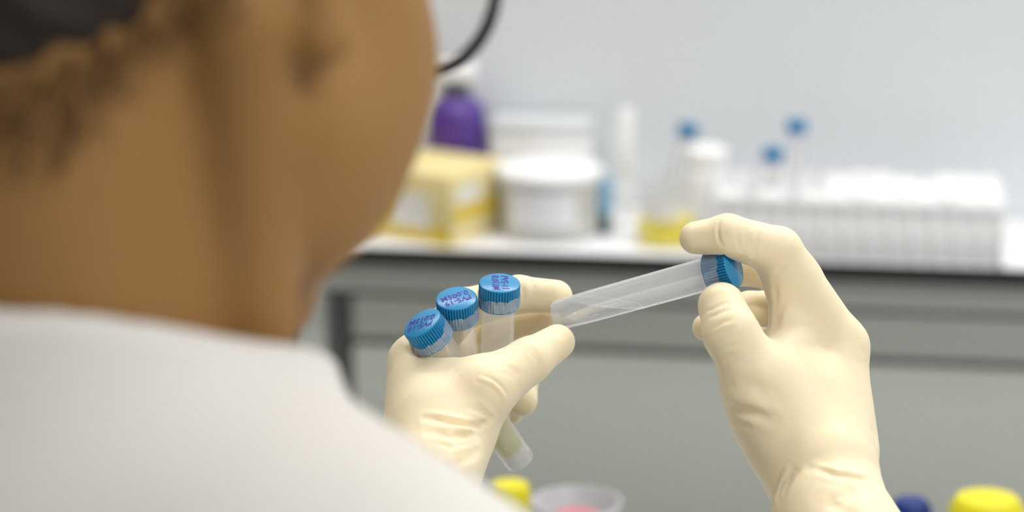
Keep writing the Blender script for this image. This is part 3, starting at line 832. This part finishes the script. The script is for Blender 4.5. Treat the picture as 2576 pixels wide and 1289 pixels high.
M_glass = plastic('beaker_plastic', (240, 242, 242), clear=.93, rough=.1, transl=.4)
u = bench_u(1674, 45)
bk = tag(bobj('beaker', u, 48), 'small clear beaker with bright yellow liquid on the bench', 'beaker')
lathe('glass', [(0, 0), (23, 0), (24.5, 2), (24.5, 50), (26.5, 53), (25.6, 53), (23.4, 50), (23.4, 3), (0, 2)], bk, M_glass, 48)
lathe('liquid', [(0, 2.2), (22.9, 2.2), (23.2, 4), (23.2, 21), (0, 21)], bk, mat('yellow_solution', (255, 236, 20), .3, .02), 48)
curved(bk, 'paper_label', 24.7, -135, -60, 24, 38, M_wpr)
def back_tube(name, base, top_dir, label):
    z = np.asarray(top_dir, float); z /= np.linalg.norm(z); x = np.cross([0, 1, 0], z); x /= np.linalg.norm(x); y = np.cross(z, x)
    t = tag(empty(name, None, M=M4(np.asarray(base, float), np.stack([x, y, z], 1))), label, 'test tube', 'blue-capped sample tubes on the bench')
    src = [o for o in bpy.data.objects if o.name == 'sample_tube'][0]
    for ch in src.children:
        if ch.name.split('.')[0] in ('body', 'cap'):
            c = ch.copy(); COL.objects.link(c); c.parent = t
    return t
back_tube('sample_tube', B(u, 48, 21.3), BU * .23 + BV * .05 + UP, 'blue-capped tube leaning in the beaker of yellow liquid')
u = bench_u(1772, 120)
jr = tag(bobj('white_jar', u, 120), 'squat white lidded jar behind the beaker and the tube rack', 'jar')
lathe('jar', [(0, 0), (17, 0), (19, 2), (19, 46), (16, 50), (0, 50)], jr, M_white, 40); lathe('lid', [(0, 50), (18, 50), (18.5, 51), (18.5, 63), (17, 65), (0, 65)], jr, M_white, 40)

# tube rack
u0 = bench_u(1800, 20); u1 = bench_u(2512, 20)
RKL = u1 - u0; rk = tag(bobj('tube_rack', u0, 4), 'long white plastic tube rack at the right end of the bench', 'tube rack')
NXH, NYH = 13, 6; px_ = RKL / NXH; py_ = 96 / NYH
def holes_plate(name, z0, z1, r=6.9):
    V = []; F = []; n = 16
    for ix in range(NXH):
        for iy in range(NYH):
            cx, cy = (ix + .5) * px_, (iy + .5) * py_; b = len(V)
            for k in range(n):
                a = 2 * math.pi * k / n + math.pi / n; c, s = math.cos(a), math.sin(a)
                q = 1 / max(abs(c), abs(s)); V += [(cx + c * q * px_ / 2, cy + s * q * py_ / 2, z1), (cx + c * r, cy + s * r, z1), (cx + c * r, cy + s * r, z0), (cx + c * q * px_ / 2, cy + s * q * py_ / 2, z0)]
            for k in range(n):
                i, j = b + 4 * k, b + 4 * ((k + 1) % n)
                F += [(i, j, j + 1, i + 1), (i + 1, j + 1, j + 2, i + 2), (i + 2, j + 2, j + 3, i + 3)]
    bm = bmesh.new(); vs = [bm.verts.new(v) for v in V]
    for f in F: bm.faces.new([vs[q] for q in f])
    bmesh.ops.remove_doubles(bm, verts=bm.verts, dist=1e-3)
    be = [e for e in bm.edges if e.is_boundary]
    return bm_obj(name, bm, rk, M_white, False)
holes_plate('top_plate', 47, 50); box('top_rim', 0, RKL, -1.5, 0, 42, 50, rk, M_white, .6); box('top_rim', 0, RKL, 96, 97.5, 42, 50, rk, M_white, .6)
box('base_plate', 0, RKL, 0, 96, 0, 3, rk, M_white, .8)
box('end_wall', -2, 0, -1.5, 97.5, 0, 50, rk, M_white, .8); box('end_wall', RKL, RKL + 2, -1.5, 97.5, 0, 50, rk, M_white, .8)
src = None
for ix in range(NXH + 1):
    x = ix * px_; x = min(max(x, 2.4), RKL - 2.4)
    if src is None:
        src = box('rib', -2.4, 2.4, -1.3, 2.5, 3, 42.2, rk, M_white, .8); src.location.x = x / 1000
    else:
        c = src.copy(); COL.objects.link(c); c.parent = rk; c.location.x = x / 1000
box('front_panel', 0, RKL, .3, 2.4, 3, 42, rk, M_white, .3); box('back_wall', 0, RKL, 93.5, 96, 3, 47, rk, M_white, .6); None
def rack_pt(ix, iy, z): return B(u0 + (ix + .5) * px_, 4 + (iy + .5) * py_, z)
def rack_ix(px, iy, z):
    return min(range(NXH), key=lambda i: abs(proj(rack_pt(i, iy, z))[0] - px))
i1 = rack_ix(1932, 2, 80); i2 = rack_ix(1998, 4, 95)
back_tube('sample_tube', rack_pt(i1, 2, 3.2), (0, 0.001, 1), 'blue-capped tube standing in the white rack, nearer and lower of the two')
back_tube('sample_tube', rack_pt(i2, 4, 20.2), (0, 0.001, 1), 'blue-capped tube standing in the white rack, farther and higher of the two')
vsrc = None
for ix in range(NXH):
    for iy in range(NYH):
        if (ix, iy) in ((i1, 2), (i2, 4)) or ix < 5 and iy > 0 or random.random() < .25: continue
        if vsrc is None:
            vsrc = empty('sample_vial', rack_pt(ix, iy, 12), -YAW)
            lathe('body', [(0, 0), (5, 0), (5.6, 2), (5.6, 32), (0, 32)], vsrc, M_tube, 20)
            lathe('cap', [(0, 32), (6.6, 32), (7.2, 32.5), (7.2, 40), (6.6, 41), (0, 41)], vsrc, M_white, 20); t = vsrc
        else:
            t = copy_tree(vsrc); t.location = rack_pt(ix, iy, 12) / 1000
        row = ('front', 'second', 'third', 'fourth', 'fifth', 'back')[iy]
        pos = {0: 'left end hole', 1: 'second hole from the left', 2: 'third hole from the left', 3: 'fourth hole from the left', 4: 'fifth hole from the left', 5: 'sixth hole from the left', 6: 'middle hole', 7: 'sixth hole from the right', 8: 'fifth hole from the right', 9: 'fourth hole from the right', 10: 'third hole from the right', 11: 'second hole from the right', 12: 'right end hole'}
        tag(t, 'short white-capped vial in the tube rack, %s row, %s' % (row, pos[ix]), 'vial', 'white-capped vials in the tube rack')

# ------------------------------------------------------------------ work table in front of the person, only the tops of its things show
TZ = 800.
tbl = tag(empty('work_table', (150, 1500, 0)), 'low white work table between the person and the bench', 'table')
box('table_top', -700, 700, -330, 110, TZ - 25, TZ, tbl, M_top, 2)
for sx in (-1, 1):
    for sy in (-300, 80): box('leg', sx * 670 - 18, sx * 670 + 18, sy - 18, sy + 18, 0, TZ - 25, tbl, M_steel, 2)
def table_pt(px, py, D): 
    q = P(px, py, D); return np.array([q[0], q[1], TZ]), q[2] - TZ
M_yb = mat('bright_yellow_plastic', (226, 216, 30), .45, .04, 30); M_nb = mat('navy_blue_plastic', (22, 48, 120), .45, .04, 30); M_pk = mat('pink_plastic', (206, 120, 132), .5)
b0, hh = table_pt(2484, 1246, 1.50)
t = tag(empty('yellow_lidded_tub', b0), 'tub with a domed bright yellow lid at the lower right corner', 'tub')
lathe('tub', [(0, 0), (17, 0), (19, 3), (19, hh - 18), (0, hh - 18)], t, M_clear, 40); lathe('lid', [(0, hh - 18), (21, hh - 18), (21.5, hh - 16), (21, hh - 7), (17, hh - 1.5), (9, hh), (0, hh)], t, M_yb, 40)
b0, hh = table_pt(2292, 1257, 1.52)
t = tag(empty('blue_capped_bottle', b0), 'bottle with a dark blue cap beside the right glove cuff', 'bottle')
lathe('bottle', [(0, 0), (20, 0), (21, 3), (21, hh - 40), (12, hh - 28), (0, hh - 28)], t, M_clear, 40); lathe('cap', [(0, hh - 28), (12.5, hh - 28), (13, hh - 27), (12, hh - 5), (9, hh - .5), (0, hh)], t, M_nb, 40)
b0, hh = table_pt(1283, 1218, 1.54)
t = tag(empty('yellow_capped_bottle', b0), 'bottle with a yellow cap just below the left glove', 'bottle')
lathe('bottle', [(0, 0), (18, 0), (19, 3), (19, hh - 36), (10, hh - 24), (0, hh - 24)], t, M_clear, 40); lathe('cap', [(0, hh - 24), (11.5, hh - 24), (12, hh - 23), (11.5, hh - 3), (10, hh), (0, hh)], t, M_yb, 40)
b0, hh = table_pt(1450, 1260, 1.52)
t = tag(empty('steel_dish', b0), 'shallow grey round dish with a pink centre at the bottom of the view', 'dish')
lathe('pedestal', [(0, 0), (16, 0), (16, 2), (8, 6), (8, hh - 14), (0, hh - 14)], t, M_steel, 32)
lathe('bowl', [(0, hh - 15), (20, hh - 14), (26, hh), (24.8, hh), (19, hh - 12.6), (0, hh - 13)], t, mat('brushed_steel', (190, 192, 196), .35, .02), 48)
lathe('pad', [(0, hh - 13), (14, hh - 13), (14, hh - 9), (0, hh - 9)], t, M_pk, 32)
